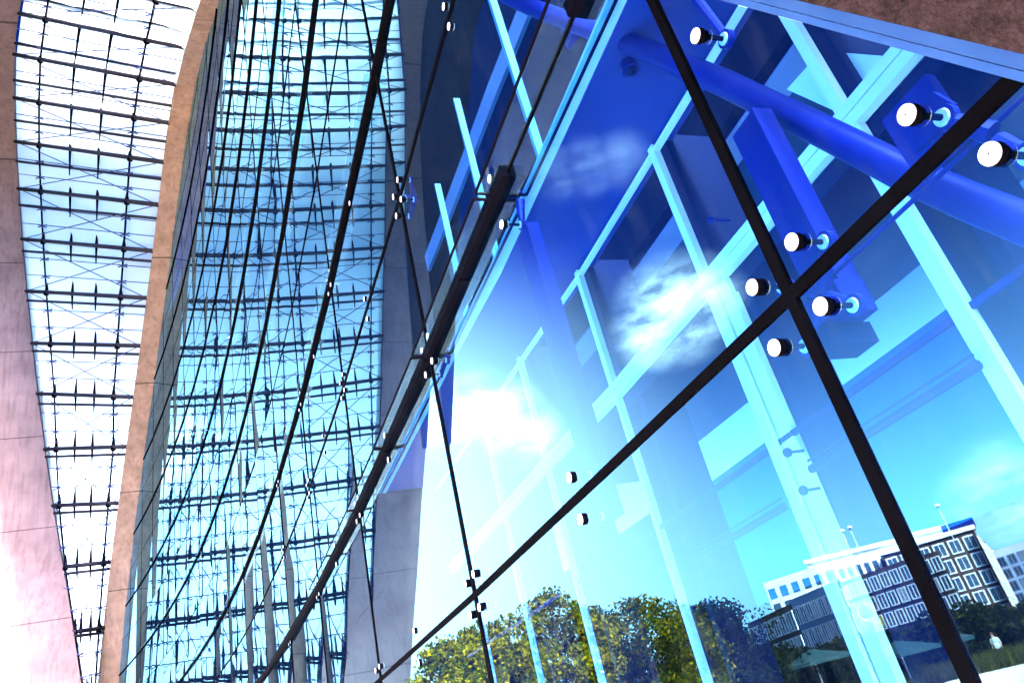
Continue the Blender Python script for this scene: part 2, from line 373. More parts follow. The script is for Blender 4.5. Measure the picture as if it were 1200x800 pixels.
fixing(1.74, 3.28, [(-.15,-1.02)], True)
fixing(3.71, 3.28, [(0,-.24),(0,.16)], True)
fixing(5.88, 3.28, four, True)
fixing(5.88, 5.15, four, True)
for s in (7.95, 10.02, 12.09, 14.16, 18.3):
    for z in (1.13, 3.28, 5.15, 7.0): fixing(round(s,2), z, four if abs((s-1.74)/4.14-round((s-1.74)/4.14))<.05 else [(0,.15),(0,-.15)], False)
for s in (3.71,):
    fixing(s, 5.15, [(0,.12),(0,-.12)], False)

# ------------------------------------------------------------------ arch concrete
def sweep(stations, name, mat, label, cat):
    """stations: list of (inner_front, inner_back, outer_back, outer_front) vectors"""
    mb = MB()
    for st in stations: mb.v += [Vector(p) for p in st]
    for k in range(len(stations)-1):
        for q in range(4):
            a, b = 4*k+q, 4*k+(q+1) % 4
            mb.f.append((a, b, b+4, a+4))
    mb.f.append((3,2,1,0)); n = 4*(len(stations)-1); mb.f.append((n,n+1,n+2,n+3))
    o = mb.build(name, mat, None, origin=bb(mb)); tag(o, label, cat); return o
def cat_rom(pts, n=6):
    out = []
    for i in range(len(pts)-1):
        p0 = pts[max(i-1,0)]; p1 = pts[i]; p2 = pts[i+1]; p3 = pts[min(i+2,len(pts)-1)]
        for k in range(n):
            t = k/n
            out.append(tuple(0.5*((2*b)+(-a+c)*t+(2*a-5*b+4*c-d)*t*t+(-a+3*b-3*c+d)*t**3) for a,b,c,d in zip(p0,p1,p2,p3)))
    out.append(tuple(pts[-1])); return out
near = [k for k in range(4)]
def arch_normal(i):
    a, b = ARCH[max(i-1,0)], ARCH[min(i+1,len(ARCH)-1)]; e = (b-a).normalized(); return Vector((-e.y, e.x))
# beam at the top right: flashing, then rough concrete, close to the camera
def off_pt(i, g): 
    n2 = arch_normal(i); return ARCH[i] + n2*g
st = []; fl = []; fl2 = []
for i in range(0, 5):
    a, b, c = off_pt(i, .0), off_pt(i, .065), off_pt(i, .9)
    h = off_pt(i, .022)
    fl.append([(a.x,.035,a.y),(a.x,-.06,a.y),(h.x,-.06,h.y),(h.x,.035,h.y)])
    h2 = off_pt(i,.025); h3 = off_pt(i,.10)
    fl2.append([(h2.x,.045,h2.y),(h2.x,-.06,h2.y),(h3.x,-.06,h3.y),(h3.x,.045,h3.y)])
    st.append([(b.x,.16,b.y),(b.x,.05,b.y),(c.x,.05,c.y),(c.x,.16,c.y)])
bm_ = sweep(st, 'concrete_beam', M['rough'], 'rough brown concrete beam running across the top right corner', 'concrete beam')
f1 = sweep(fl, 'flashing', M['flash'], 'blue metal flashing strip directly along the edge of the glass panels, lower of two', 'flashing')
f2 = sweep(fl2, 'flashing', M['flash'], 'blue metal flashing strip between the glass edge strip and the rough concrete beam', 'flashing')
# great arch (second rib, brown, centre left)
pts = []
wtab = {3:.3,4:.4,5:.6,6:.75,7:.9,8:1.05,9:1.15,10:1.2,11:1.2,12:1.25,13:1.3,14:1.35,15:1.4,16:1.4,17:1.4,18:1.4}
for i in range(4, len(ARCH)): pts.append((ARCH[i].x, ARCH[i].y, wtab[i], arch_normal(i).x, arch_normal(i).y))
sp = cat_rom(pts, 5)
st = []
for x, z, w, nx, nz in sp:
    y = wy(x)
    st.append([(x, y+w, z), (x, y-.4, z), (x+1.3*nx, y-.4, z+1.3*nz), (x+1.3*nx, y+w, z+1.3*nz)])
rib2 = sweep(st, 'concrete_arch', M['concrete2'], 'slender pale brown concrete arch standing against the edge of the reflecting glass', 'concrete arch')
mb = MB()  # added dark skin: shade painted over the arch's out-of-view near part
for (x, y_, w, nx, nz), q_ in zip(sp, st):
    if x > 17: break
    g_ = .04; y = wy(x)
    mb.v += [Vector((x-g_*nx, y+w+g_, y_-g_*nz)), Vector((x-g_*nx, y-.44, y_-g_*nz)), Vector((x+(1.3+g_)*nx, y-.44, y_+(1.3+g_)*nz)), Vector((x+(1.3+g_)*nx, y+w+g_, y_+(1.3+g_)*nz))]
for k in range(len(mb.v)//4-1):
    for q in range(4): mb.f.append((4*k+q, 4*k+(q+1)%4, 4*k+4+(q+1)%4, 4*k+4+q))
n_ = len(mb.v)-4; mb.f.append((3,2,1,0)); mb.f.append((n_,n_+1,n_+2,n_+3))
mb.build('painted_shade_skin', M['shadeskin'], rib2)
def rib2_left(py):           # front edge of the arch nearest a picture height
    best = None
    return best
RIB2F = []
for s_ in st:
    p = Vector(s_[0]); v = p - CAM; w_ = v.dot(Fv)
    if w_ > 0.1: RIB2F.append((400 - FPX*v.dot(Yv)/w_, p))
RIB2F = [q for q in RIB2F if q[1].x > 20]
RIB2F.sort(key=lambda q: q[0])
# left rib
R1E = [(48,-90,40),(33,-45,47),(25,0,52),(17,60,57),(17,130,62),(20,200,65),(27,300,65),(36,390,64),(45,470,62),(57,560,60),(68,630,58),(80,700,55),(95,800,51),(110,900,48),(124,1000,46)]
W1 = [6.0,6.0,6.0,6.0,5.9,5.7,5.4,5.1,4.8,4.5,4.2,3.9,3.3,3.0,2.8]
ctr = cat_rom([(*at_t(*q), w) for q, w in zip(R1E, W1)], 5)
st = []; RIB1 = []
for k, (x, y, z, w) in enumerate(ctr):
    a = ctr[max(k-1,0)]; b = ctr[min(k+1,len(ctr)-1)]
    e = Vector((b[0]-a[0], b[2]-a[2])).normalized(); o = Vector((e.y, -e.x)) * -1

    th = 2.2
    st.append([(x, y+w, z), (x, y, z), (x+th*o.x, y, z+th*o.y), (x+th*o.x, y+w, z+th*o.y)])
    v = Vector((x,y,z)) - CAM; RIB1.append((400 - FPX*v.dot(Yv)/v.dot(Fv), Vector((x,y,z))))
rib1 = sweep(st, 'concrete_arch', M['concrete'], 'broad pink grey concrete rib rising along the left edge of the picture', 'concrete arch')
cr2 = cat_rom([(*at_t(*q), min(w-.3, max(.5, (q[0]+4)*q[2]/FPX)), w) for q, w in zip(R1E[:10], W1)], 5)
mb = MB(); o0 = rib1.location  # added dark skin painting shade on the rib's upper part outside the frame
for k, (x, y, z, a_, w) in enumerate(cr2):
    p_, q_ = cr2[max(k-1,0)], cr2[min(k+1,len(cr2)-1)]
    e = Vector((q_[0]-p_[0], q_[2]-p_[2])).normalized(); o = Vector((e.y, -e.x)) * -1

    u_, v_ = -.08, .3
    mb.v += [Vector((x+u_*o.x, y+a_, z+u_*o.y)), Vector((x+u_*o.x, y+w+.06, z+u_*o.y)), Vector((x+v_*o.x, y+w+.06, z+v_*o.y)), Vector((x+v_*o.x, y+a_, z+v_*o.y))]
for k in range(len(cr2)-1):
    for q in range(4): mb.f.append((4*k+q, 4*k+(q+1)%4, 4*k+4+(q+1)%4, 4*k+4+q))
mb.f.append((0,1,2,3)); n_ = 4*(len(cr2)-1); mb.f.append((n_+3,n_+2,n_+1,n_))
mb.build('painted_shade_skin', M['shadeskin'], rib1)
RIB1.sort(key=lambda q: q[0])
def interp(tab, y):
    if y <= tab[0][0]: return tab[0][1].copy()
    for (a, p), (b, q) in zip(tab, tab[1:]):
        if a <= y <= b: return p + (q-p)*((y-a)/max(b-a,1e-6))
    return tab[-1][1].copy()
def proj(p):
    v = Vector(p)-CAM; w = v.dot(Fv); return 600+FPX*v.dot(Xv)/w, 400-FPX*v.dot(Yv)/w

# ------------------------------------------------------------------ roof trusses between the ribs
THK = [(-160,-95),(-92,-40),(-35,9),(16,55),(64,99),(115,144),(166,190),(221,240),(280,294),(341,349),(402,405),(461,465),(526,523),(592,589),(664,658),(740,735),(820,813),(905,897)]
THN = [(-125,-70),(-60,-12),(-5,35),(51,86),(94,124),(141,166),(189,210),(240,256),(294,306),(352,359),(411,415),(473,475),(535,532),(601,597),(672,666),(745,741),(826,819),(912,904)]
COLS = [(52,.19,.0),(90,.42,0),(121,.61,0),(155,.81,0)]
clampm = []
colpts = [[] for _ in range(4)]
def u_cols(y):
    if y < 470: return (.19,.42,.615,.81)
    k = (y-470)/200
    return (max(.04,.19-.15*k), .42-.14*k*1.0, .61-.04*k, .85)
TR = []
for k, ((yl, yr), (nl, nr)) in enumerate(zip(THK, THN)):
    a, b = interp(RIB1, yl), interp(RIB2F, yr)
    # thin chord: same height, further back
    a2, b2 = interp(RIB1, nl), interp(RIB2F, nr)
    TR.append((a, b, a2, b2))
    t = thing('roof_truss', (a+b)/2, 'slender steel tube truss with short masts spanning between the two concrete ribs', 'roof truss', 'steel trusses between the concrete ribs')
    MB().tube(a, b, .16, n=10).build('main_chord', M['truss'], t, smooth=True)
    MB().tube(a2, b2, .11, n=8).build('thin_chord', M['truss'], t, smooth=True)
    d = (b-a)
    up = (TR[-2][0]-a) if k else Vector((-.2,0,3))
    for ci, u in enumerate(u_cols(yl)):
        p = a + d*u; p2 = a2 + (b2-a2)*u
        colpts[ci].append((p, p2))
        if ci in (0, 3):
            m = MB().tube(p - Vector((0,0,.25)), p + Vector((0,0,.9)), .20, .05, 8).tube(p2-Vector((0,0,.1)), p, .06, n=6)
        else:
            m = MB().tube(p, p + Vector((0,0,1.5)), .13, .03, 8).tube(p, p2 - (p-p2)*.15 - Vector((0,0,.5)), .10, .04, 8)
        m.build('mast', M['steel'], t)
for ci in (0, 3):
    m = MB(); cls = []
    for (p, p2), (q, q2) in zip(colpts[ci], colpts[ci][1:]):
        m.tube(p, q, .07, n=6)
        for f in (.36, .7):
            c = p + (q-p)*f
            cl = MB(); cls.append(cl)
            cl.tube(c-Vector((0,.32,.14)), c+Vector((0,.32,.14)), .045, n=6).tube(c-Vector((0,.32,-.14)), c+Vector((0,.32,-.14)), .045, n=6)
    t = thing('tie_rod', colpts[ci][-1][0], ['long vertical tie rod with clamps nearest the broad left rib',0,0,'long vertical tie rod with clamps nearest the slender brown arch'][ci], 'tie rod')
    m.build('rod', M['steel'], t); [c_.box(p_.x-.05,p_.x+.05,p_.y-.05,p_.y+.05,p_.z-.16,p_.z+.16).build('clamp', M['cable'], t) for c_ in cls for p_ in [sum(c_.v, Vector())/len(c_.v)]]
for k in range(len(TR)-1):
    a, b, _, _ = TR[k]; c, d, _, _ = TR[k+1]
    for p, q in ((a, d), (b, c)):
        o = MB().tube(p + (q-p)*.02, q, .038, n=5).build('bracing_cable', M['cable'], None, origin=(p+q)/2)
        tag(o, 'thin diagonal bracing cable crossing the bay between two neighbouring roof trusses', 'cable', 'bracing cables of the roof')
    for f in (.35, .68):
        p = a+(c-a)*f; q = b+(d-b)*f
        o = MB().tube(p, q, .038, n=5).build('cross_wire', M['cable'], None, origin=(p+q)/2)
        tag(o, 'thin blue wire strung level between the ribs, in between two roof trusses', 'cable', 'level wires of the roof')
# roof glazing, outside the trusses
rg = thing('roof_glazing', (TR[8][0]+TR[8][1])/2, 'clear glass skin stretched behind the steel trusses between the concrete ribs', 'glazing')
for k in range(len(TR)-1):
    a, b, _, _ = TR[k]; c, d, _, _ = TR[k+1]; o = Vector((.5, 0, .15))
    for u0, u1 in ((0,.33),(.33,.66),(.66,1)):
        MB().quad(a+(b-a)*u0+o, a+(b-a)*u1+o, c+(d-c)*u1+o, c+(d-c)*u0+o).build('glass_pane', M['roofglass'], rg)

# ------------------------------------------------------------------ behind the glass: inner window wall
YI = -1.0
iw = thing('inner_window_wall', (6, YI, 0), 'white framed inner window wall seen dimly behind the blue glass', 'window wall')
zT1, zT2 = 2.20+EYE, 3.32+EYE
ms = [0.59, 1.90, 3.24, 4.68, 6.12, 7.42, 8.8, 10.1, 11.5, 12.9]
ms += [12.9+1.38*k for k in range(1, 26)]
for k, s in enumerate(ms):
    if s > 9: continue
    yo = wy(s)*.97 if s > 6 else 0
    y = YI + yo
    lo, hi = 0, zT2 + .1
    # white front leg, dark slot, second white leg, deep blue reveal
    m = MB().box(s-(.045 if s < 4.4 else .03), s+(.035 if s < 4.4 else .012), y, y+.05, lo, zT1-.06)
    if 2.5 < s < 4.4: m.box(s-.165, s-.065, y-.02, y+.03, lo, zT1-.06)
    m.box(s-.03, s+.03, y, y+.05, zT1+.07, hi)
    m.build('mullion', M['white'], iw)
    MB().box(s-.26, s-.19, y-.35, y-.02, lo, zT1-.1).box(s-.11, s-.032, y-.35, y-.002, zT1+.08, zT2-.02).build('reveal', M['dkblue'], iw)
    MB().box(s-.055, s-.030, y-.45, y-.001, lo, hi).build('mullion_web', M['dkblue'], iw)
def run(name, z0, z1, y0, y1, mat, s1=46, s0=-1.6, parent=iw):
    mb = MB(); s1 = {'far_wall': 71, 'upper_wall': 71,  'floor_slab': 46}.get(name, s1 if name == 'back_wall' else min(s1, 9.6))
    xs = [s0] + [x for x in ms + [46+2*k for k in range(14)] if s0 < x < s1] + [s1]
    for a, b in zip(xs, xs[1:]):
        ca, cb = (wy(a)*.97 if a > 6 else 0), (wy(b)*.97 if b > 6 else 0)
        mb.hexa([Vector((a,ca+y0,z0)),Vector((b,cb+y0,z0)),Vector((b,cb+y1,z0)),Vector((a,ca+y1,z0)),Vector((a,ca+y0,z1)),Vector((b,cb+y0,z1)),Vector((b,cb+y1,z1)),Vector((a,ca+y1,z1))])
    return mb.build(name, mat, parent)
run('transom', zT1-.058, zT1+.005, YI+.005, YI+.06, M['white'])
run('transom', zT1+.012, zT1+.068, YI+.005, YI+.06, M['white'])
run('lintel', zT1-.16, zT1-.06, YI-.40, YI-.003, M['dkblue'])
run('transom', zT2-.04, zT2-.02, YI+.005, YI+.055, M['white'])
run('transom', zT2-.018, zT2+.10, YI-.06, YI+.03, M['soffit'])
run('transom', 1.12+EYE, 1.15+EYE, YI+.0, YI+.03, M['bluesteel'])
# soffit strip between glass and inner wall with pale light strip
so = thing('ceiling_soffit', (3, -.5, zT2), 'deep blue ceiling strip between the outer glass and the inner window wall', 'ceiling')
run('soffit_board', zT2+.02, zT2+.10, YI+.03, -.30, M['soffit'], parent=so)
run('pale_strip', zT2+.0, zT2+.018, -.28, -.17, M['blind'], parent=so)
# rooms
rm = thing('inner_rooms', (6, -4, 0), 'dim blue rooms with pale ceilings behind the inner windows', 'room')
run('ceiling_slab', 3.05+EYE, 3.28+EYE, -4.2, YI-.45, M['ceil'], parent=rm)
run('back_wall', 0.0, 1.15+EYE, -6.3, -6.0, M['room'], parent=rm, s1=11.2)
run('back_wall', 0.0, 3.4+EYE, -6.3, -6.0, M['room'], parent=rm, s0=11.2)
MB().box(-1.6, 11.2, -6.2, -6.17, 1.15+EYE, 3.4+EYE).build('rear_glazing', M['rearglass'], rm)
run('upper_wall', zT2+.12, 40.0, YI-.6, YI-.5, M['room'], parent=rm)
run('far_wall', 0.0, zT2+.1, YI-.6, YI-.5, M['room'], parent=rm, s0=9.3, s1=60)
for q, w_, tp in (((593,55),.024,(568,-6)), ((545,160),.018,(534,116)), ((522,262),.014,(510,222))):
    p_ = on_y(*q, YI)
    MB().box(p_.x-w_, p_.x+w_, YI-.05, YI+.03, zT2+.1, on_y(*tp, YI).z).build('mullion', M['palebar'], iw)
run('floor_slab', -.2, 0.02, -6, -.1, M['room'], parent=rm)
run('ceiling_slab', 6.9+EYE, 7.2+EYE, -4.2, YI-.45, M['ceil'], parent=rm)
run('roof_slab', 14.5, 14.8, -6.3, -1.5, M['room'], parent=rm)

# fins, pipe, rails
def fin(x, z0, z1, y0, y1, th, label):
    t = thing('support_fin', (x, y0, z1), label, 'steel fin')
    MB().box(x-th/2, x+th/2, y0, y1, z0, z1).build('fin_plate', M['bluesteel'], t)
    MB().box(x-th/2-.05, x+th/2+.05, y1-.005, y1+.012, z0, z1).build('fin_flange', M['bluesteel'], t)
    if z0 > EYE: MB().box(x-.09, x+.09, y1-.12, y1+.018, z0-.1, z0+.07).build('end_bracket', M['bluesteel'], t)
def fl_plate(px, y, th, wpx, label):
    (xa, ya), (xb, yb) = px
    P, Q = on_y(xa, ya, y), on_y(xb, yb, y)
    t = thing('support_fin', Q, label, 'steel fin')
    x = (P.x+Q.x)/2
    MB().box(x-wpx/2, x+wpx/2, y-th, y, Q.z, P.z).build('fin_plate', M['bluesteel'], t)
    MB().box(x-wpx/2-.012, x-wpx/2, y-th-.01, y+.01, Q.z, P.z).build('fin_edge', M['bluesteel'], t)
    return x, P.z, Q.z, t
x, zt, zb, t = fl_plate(((880,130),(968,385)), -.22, .08, .15, 'dark blue steel hanger behind the nearest black vertical joint')
MB().box(x-.10, x+.12, -.30, -.16, zb-.03, zb+.10).build('end_bracket', M['bluesteel'], t)
MB().box(x-.02, x+.10, -.33, -.12, zb-.11, zb-.03).build('end_block', M['dkblue'], t)
x, zt, zb, t = fl_plate(((617,262),(700,618)), -.10, .07, .20, 'pale blue hanging fin plate in the middle of the picture above the trees')
x2, zt, zb, t = fl_plate(((1105,-40),(1130,60)), -.22, .08, .15, 'short steel hanger behind glass below the right end of the beam')
pipe = [(540,-30),(620,8),(740,52),(850,98),(940,142),(1000,172),(1060,203),(1130,234),(1200,262),(1290,296)]
pp = [on_y(x_, y_, -.42) for x_, y_ in pipe]
t = thing('pipe_brace', pp[4], 'thick dark blue steel pipe sloping across the upper right behind the glass', 'pipe')
mb = MB()
for a, b in zip(pp, pp[1:]): mb.tube(a, b, .062, n=20, cap=False)
mb.build('pipe', M['bluesteel'], t, smooth=True)
for q in (on_y(668,28,-.42), on_y(1085,150,-.30)):
    MB().beam(q+Vector((0,.0,-.13)), q+Vector((0,.0,.13)), .04, .2).build('pipe_bracket', M['bluesteel'], t)
# triangular plate bracket near the upper right bolt
P = [on_y(*q, -.20) for q in ((1096,108),(1120,122),(1112,146),(1075,178),(1072,150))]
t = thing('gusset_bracket', P[3], 'angular blue gusset bracket beside the bolt in the upper right', 'bracket')
mb = MB(); n = len(P)
fr_ = [p + Vector((0,.012,0)) for p in P]; bk = [p - Vector((0,.012,0)) for p in P]
mb.poly(fr_); mb.poly(bk[::-1])
for k in range(n): mb.quad(fr_[k], bk[k], bk[(k+1)%n], fr_[(k+1)%n])
mb.build('gusset_plate', M['bluesteel'], t)
def rail(qa, qb, y, r, label):
    a, b = on_y(*qa, y), on_y(*qb, y); a.z = b.z = (a.z+b.z)/2
    t = thing('inner_rail', a, label, 'rail')
    MB().tube(a, b, r, n=14).build('rail_tube', M['bluesteel'], t, smooth=True)
    MB().tube(a+Vector((0,.0,r*2.0)), b+Vector((0,0,r*2.0)), r*.3, n=8).build('thin_rail', M['bluesteel'], t)
    for dz in (.10, -.10):
        c = b if a.x < b.x else a
        m = MB().tube(c+Vector((-.0,0,dz)), c+Vector((-.0,.08,dz)), .008, n=8).sphere(c+Vector((0,.10,dz)), .025)
        m.build('rail_knob', M['bluesteel'], t, smooth=True)
    return t
rail((952,552),(1145,424), -.90, .022, 'blue tubular rail behind glass on the right, the higher of two')
rail((825,652),(918,590), -.90, .022, 'blue tubular rail behind glass above the trees, the lower of two')
for q, lb in (((845,258),'small blue knob left of the nearest vertical joint behind glass'), ((733,406),'small blue knob on the window frame beside the bright cloud')):
    c = on_y(*q, -.92)
    t = thing('window_knob', c, lb, 'knob')
    MB().tube(c-Vector((0,.06,0)), c+Vector((0,.05,0)), .008, n=8).build('knob_stem', M['bluesteel'], t)
    MB().sphere(c+Vector((0,.07,0)), .022).build('knob_ball', M['bluesteel'], t, smooth=True)
# camera dome on the soffit
c = on_z(737, 78, zT2-.02)
t = thing('dome_camera', c, 'small round security camera dome under the deep blue ceiling strip', 'camera')
MB().tube(c+Vector((0,0,.02)), c-Vector((0,0,.035)), .052, .052, 20).build('housing', M['bluesteel'], t)
MB().sphere(c-Vector((0,0,.035)), .036, 16, 10).build('dome', M['dkblue'], t, smooth=True)
# upright white board added in place of the brightly lit ceiling, top right
P = [on_y(*q, YI-.05) for q in ((922,105),(962,60),(1062,68),(1000,140))]
t = thing('lit_ceiling_board', P[0], 'added white board standing in for brightly lit ceiling behind glass at upper right, above the sloping pipe', 'board')
mb = MB(); bk = [p-Vector((0,.03,0)) for p in P]; mb.poly(P); mb.poly(bk[::-1])
for k in range(4): mb.quad(P[k], bk[k], bk[(k+1)%4], P[(k+1)%4])
mb.build('board', M['white'], t)
# thin rod behind A
for (qa, qb, lb) in (((722,540),(930,360),'thin dark cable running just below the main black joint'), ((945,345),(1230,95),'thin dark cable below the black joint, right of the crossing')):
    a, b = on_y(*qa, -.16), on_y(*qb, -.16); a.z = b.z = (a.z+b.z)/2
    tag(MB().tube(a, b, .008, n=8).build('stay_cable', M['bluesteel'], None, origin=a), lb, 'cable')

# ------------------------------------------------------------------ outdoors, seen mirrored in the glass
def vpt(px, py, dist, z=None):      # virtual (mirror-side) point at horizontal distance
    r = ray(px, py); h = math.hypot(r.x, r.y); return CAM + r*(dist/h)
def real(p):
    if FAC[0] == 0: return Vector((p[0], -p[1], p[2]))
    s0, s1 = (1.74, 5.88) if FAC[0] == 1 else (5.88, 10.02)
    a = Vector((s0, wy(s0))); e = (Vector((s1, wy(s1)))-a).normalized(); n2 = Vector((-e.y, e.x))
    d = (Vector((p[0], p[1]))-a).dot(n2); q = Vector((p[0], p[1])) - n2*2*d
    return Vector((q.x, q.y, p[2]))
def leaves(mb, c, r, n, size, sc=(1,1,1)):
    for _ in range(n):
        d = Vector((random.gauss(0,1), random.gauss(0,1), random.gauss(0,1))).normalized()
        p = Vector(c) + Vector((d.x*sc[0], d.y*sc[1], d.z*sc[2])) * r * (random.random()**.35)
        a = Vector((random.gauss(0,1), random.gauss(0,1), random.gauss(0,1))).normalized()
        b = a.cross(Vector((random.gauss(0,1), random.gauss(0,1), random.gauss(0,1)))).normalized()
        s = size*random.uniform(.6,1.4)
        mb.quad(p-a*s*.5, p+b*s*.32, p+a*s*.5, p-b*s*.32)
def tree(px, py_top, dist, width, label, mat, name='broadleaf_tree', nclump=60, leaf=.22, group=None, conic=0.0, nl=110):
    FAC[0] = 2 if px < 570 else (1 if px < 1085 else 0)
    top = vpt(px, py_top, dist)
    base = Vector((top.x, top.y, 0)); H = top.z
    t = thing(name, real(base), label, 'tree', group)
    tk = MB(); r0 = H*.028
    tk.tube(base, base+Vector((.1,.1,H*.45)), r0, r0*.6, 9); tk.tube(base+Vector((.1,.1,H*.45)), base+Vector((0,0,H*.85)), r0*.6, r0*.15, 8)
    cr = MB()
    for k in range(nclump):
        f = random.random(); zz = H*(.22+.74*f)
        rad = width*.5*(math.sin(PI*min(1,(.15+.85*f)))**.6 if not conic else (1-f)**.8*1.1+.08)
        an = random.random()*2*PI; rr = rad*random.random()**.5
        c = base + Vector((math.cos(an)*rr, math.sin(an)*rr, zz))
        cs = width*random.uniform(.09,.17)
        if c.z + cs*.8 > H: c.z = H - cs*.8
        leaves(cr, c, cs, nl, leaf, (1,1,.8))
        if k % 3 == 0: tk.tube(base+Vector((0,0,max(H*.2, zz-rr*.8))), c, r0*.25, r0*.05, 5)
    tk.mirror().build('trunk', M['bark'], t); cr.mirror().build('crown', mat, t)
    return t
tree(512, 742, 30, 3.8, 'small yellow leaved tree at the bottom, farthest left of the mirrored trees', M['leafy'], nl=150, leaf=.16)
tree(560, 722, 31, 3.6, 'yellow green tree reflected just left of the thin vertical joint', M['leafy'], nl=150, leaf=.16)
tree(583, 735, 34, 4.0, 'low golden tree reflected behind the thin vertical joint', M['leafy'], nl=130, leaf=.16)
tree(640, 688, 33, 4.6, 'tall yellow green tree reflected with feathery top, below the hanging fin', M['leafy'], nl=150, leaf=.17)
tree(678, 708, 36, 4.6, 'green tree reflected between the feathery one and the round topped one', M['leafg'], nl=150, leaf=.17)
tree(742, 698, 36, 5.6, 'round topped green and gold tree reflected at lower centre', M['leafg'], nl=160, leaf=.17)
tree(702, 740, 38, 4.6, 'low dark green tree reflected in front of the round topped one', M['leafg'], nl=130, leaf=.18)
tree(788, 722, 40, 5.0, 'shaded green tree reflected left of the wide white mullion', M['leafg'], nl=130, leaf=.18)
tree(818, 704, 42, 6.8, 'dark green tree reflected beside the white mullion, left of the buildings', M['leafd'], nl=160, leaf=.19)
tree(846, 735, 43, 5.0, 'dark low tree reflected at the left foot of the cream building', M['leafd'], nl=130, leaf=.19)
hx = [(895,757,56),(925,762,55),(955,752,58),(990,745,60),(1025,742,60),(1060,735,62),(1095,725,63),(1120,705,66),(1150,712,66),(1180,720,66),(1212,700,66),(870,762,52)]
for px, py, d in hx:
    tree(px, py, d, 6.5, 'low dark shrub tree of the dark row reflected below the buildings', M['leafd'], 'shrub_tree', nclump=36, leaf=.3, group='dark low trees in front of the mirrored buildings', nl=90)

# ground sheets
g = MB().quad(Vector((-900,-900,-.02)), Vector((900,-900,-.02)), Vector((900,900,-.02)), Vector((-900,900,-.02)))
tag(g.build('ground', M['soil'], None), kind='structure')
FAC[0] = 0
pv = MB().poly([Vector((-60,-2,0)), Vector((90,-2,0)), Vector((90,20,0)), Vector((47,38,0)), Vector((37,44,0)), Vector((32,60,0)), Vector((-20,62,0)), Vector((-60,40,0))])
tag(pv.build('paving', M['paving'], None), kind='structure')

# buildings (laid out on the mirror side, then flipped to where they really stand)
def building(name, label, pxL, pxR, ytopL, height, depth, mats, rows, cols, win, ybase=None, frame=True, parapet=None, yL=None, ztop0=None, sill=.4, roof=None, dR=None, side=True, arched=False):
    """front wall from column pxL to pxR; the roof line passes the two picture heights ytopL=(yl,yr)"""
    yl, yr = ytopL; FAC[0] = 1 if pxR < 1090 else 0
    rl, rr_ = ray(pxL, yl), ray(pxR, yr)
    A = CAM + rl*((height-EYE)/rl.z); B = CAM + rr_*((height-EYE)/rr_.z)
    A.z = B.z = 0
    u = (B-A); L = u.length; u.normalize(); nrm = Vector((u.y, -u.x, 0))
    if (CAM-A).dot(nrm) < 0: nrm = -nrm
    bk = -nrm
    t = thing(name, real((A+B)/2), label, 'building')
    vw = Vector(((A+B)/2-CAM)); vw.z = 0; vw.normalize()
    P = lambda s, d, z: A + u*s + (nrm*d if d > 0 else vw*(-d)) + Vector((0,0,z))
    mb = MB().hexa([P(0,0,0),P(L,0,0),P(L,-depth,0),P(0,-depth,0),P(0,0,height),P(L,0,height),P(L,-depth,height),P(0,-depth,height)])
    mb.mirror().build('wall', mats[0], t)
    if roof:
        MB().hexa([P(-.5,.5,height+.003),P(L+.5,.5,height+.003),P(L+.5,-depth,height+.003),P(-.5,-depth,height+.003),P(-.5,.5,height+.9),P(L+.5,.5,height+.9),P(L+.5,-depth,height+.9),P(-.5,-depth,height+.9)]).mirror().build('roof', roof, t)
    z0, z1 = win
    cw = L/cols; rh = (z1-z0)/rows
    for r in range(rows):
        for c in range(cols):
            s = (c+.5)*cw; z = z0 + (r+.5)*rh; hw, hh = cw*.30, rh*.33
            m = MB()
            if frame:
                e = min(.42, cw*.09)
                for (a,b,cc,d_) in ((s-hw-e,s-hw,z-hh-e,z+hh+e),(s+hw,s+hw+e,z-hh-e,z+hh+e),(s-hw,s+hw,z+hh,z+hh+e),(s-hw,s+hw,z-hh-e,z-hh),(s-.05,s+.05,z-hh,z+hh)):
                    m.hexa([P(a,0.01,cc),P(b,0.01,cc),P(b,.22,cc),P(a,.22,cc),P(a,0.01,d_),P(b,0.01,d_),P(b,.22,d_),P(a,.22,d_)])
                w = m.mirror().build('window', mats[1], t)
                MB().hexa([P(s-hw,.01,z-hh),P(s+hw,.01,z-hh),P(s+hw,.06,z-hh),P(s-hw,.06,z-hh),P(s-hw,.01,z+hh),P(s+hw,.01,z+hh),P(s+hw,.06,z+hh),P(s-hw,.06,z+hh)]).mirror().build('pane', M['pane'] if random.random() < .78 else M['blindpane'], w, origin=t.location)
            else:
                MB().hexa([P(s-hw,.01,z-hh),P(s+hw,.01,z-hh),P(s+hw,.06,z-hh),P(s-hw,.06,z-hh),P(s-hw,.01,z+hh),P(s+hw,.01,z+hh),P(s+hw,.06,z+hh),P(s-hw,.06,z+hh)]).mirror().build('window', M['pane'], t)
    return t, P, L
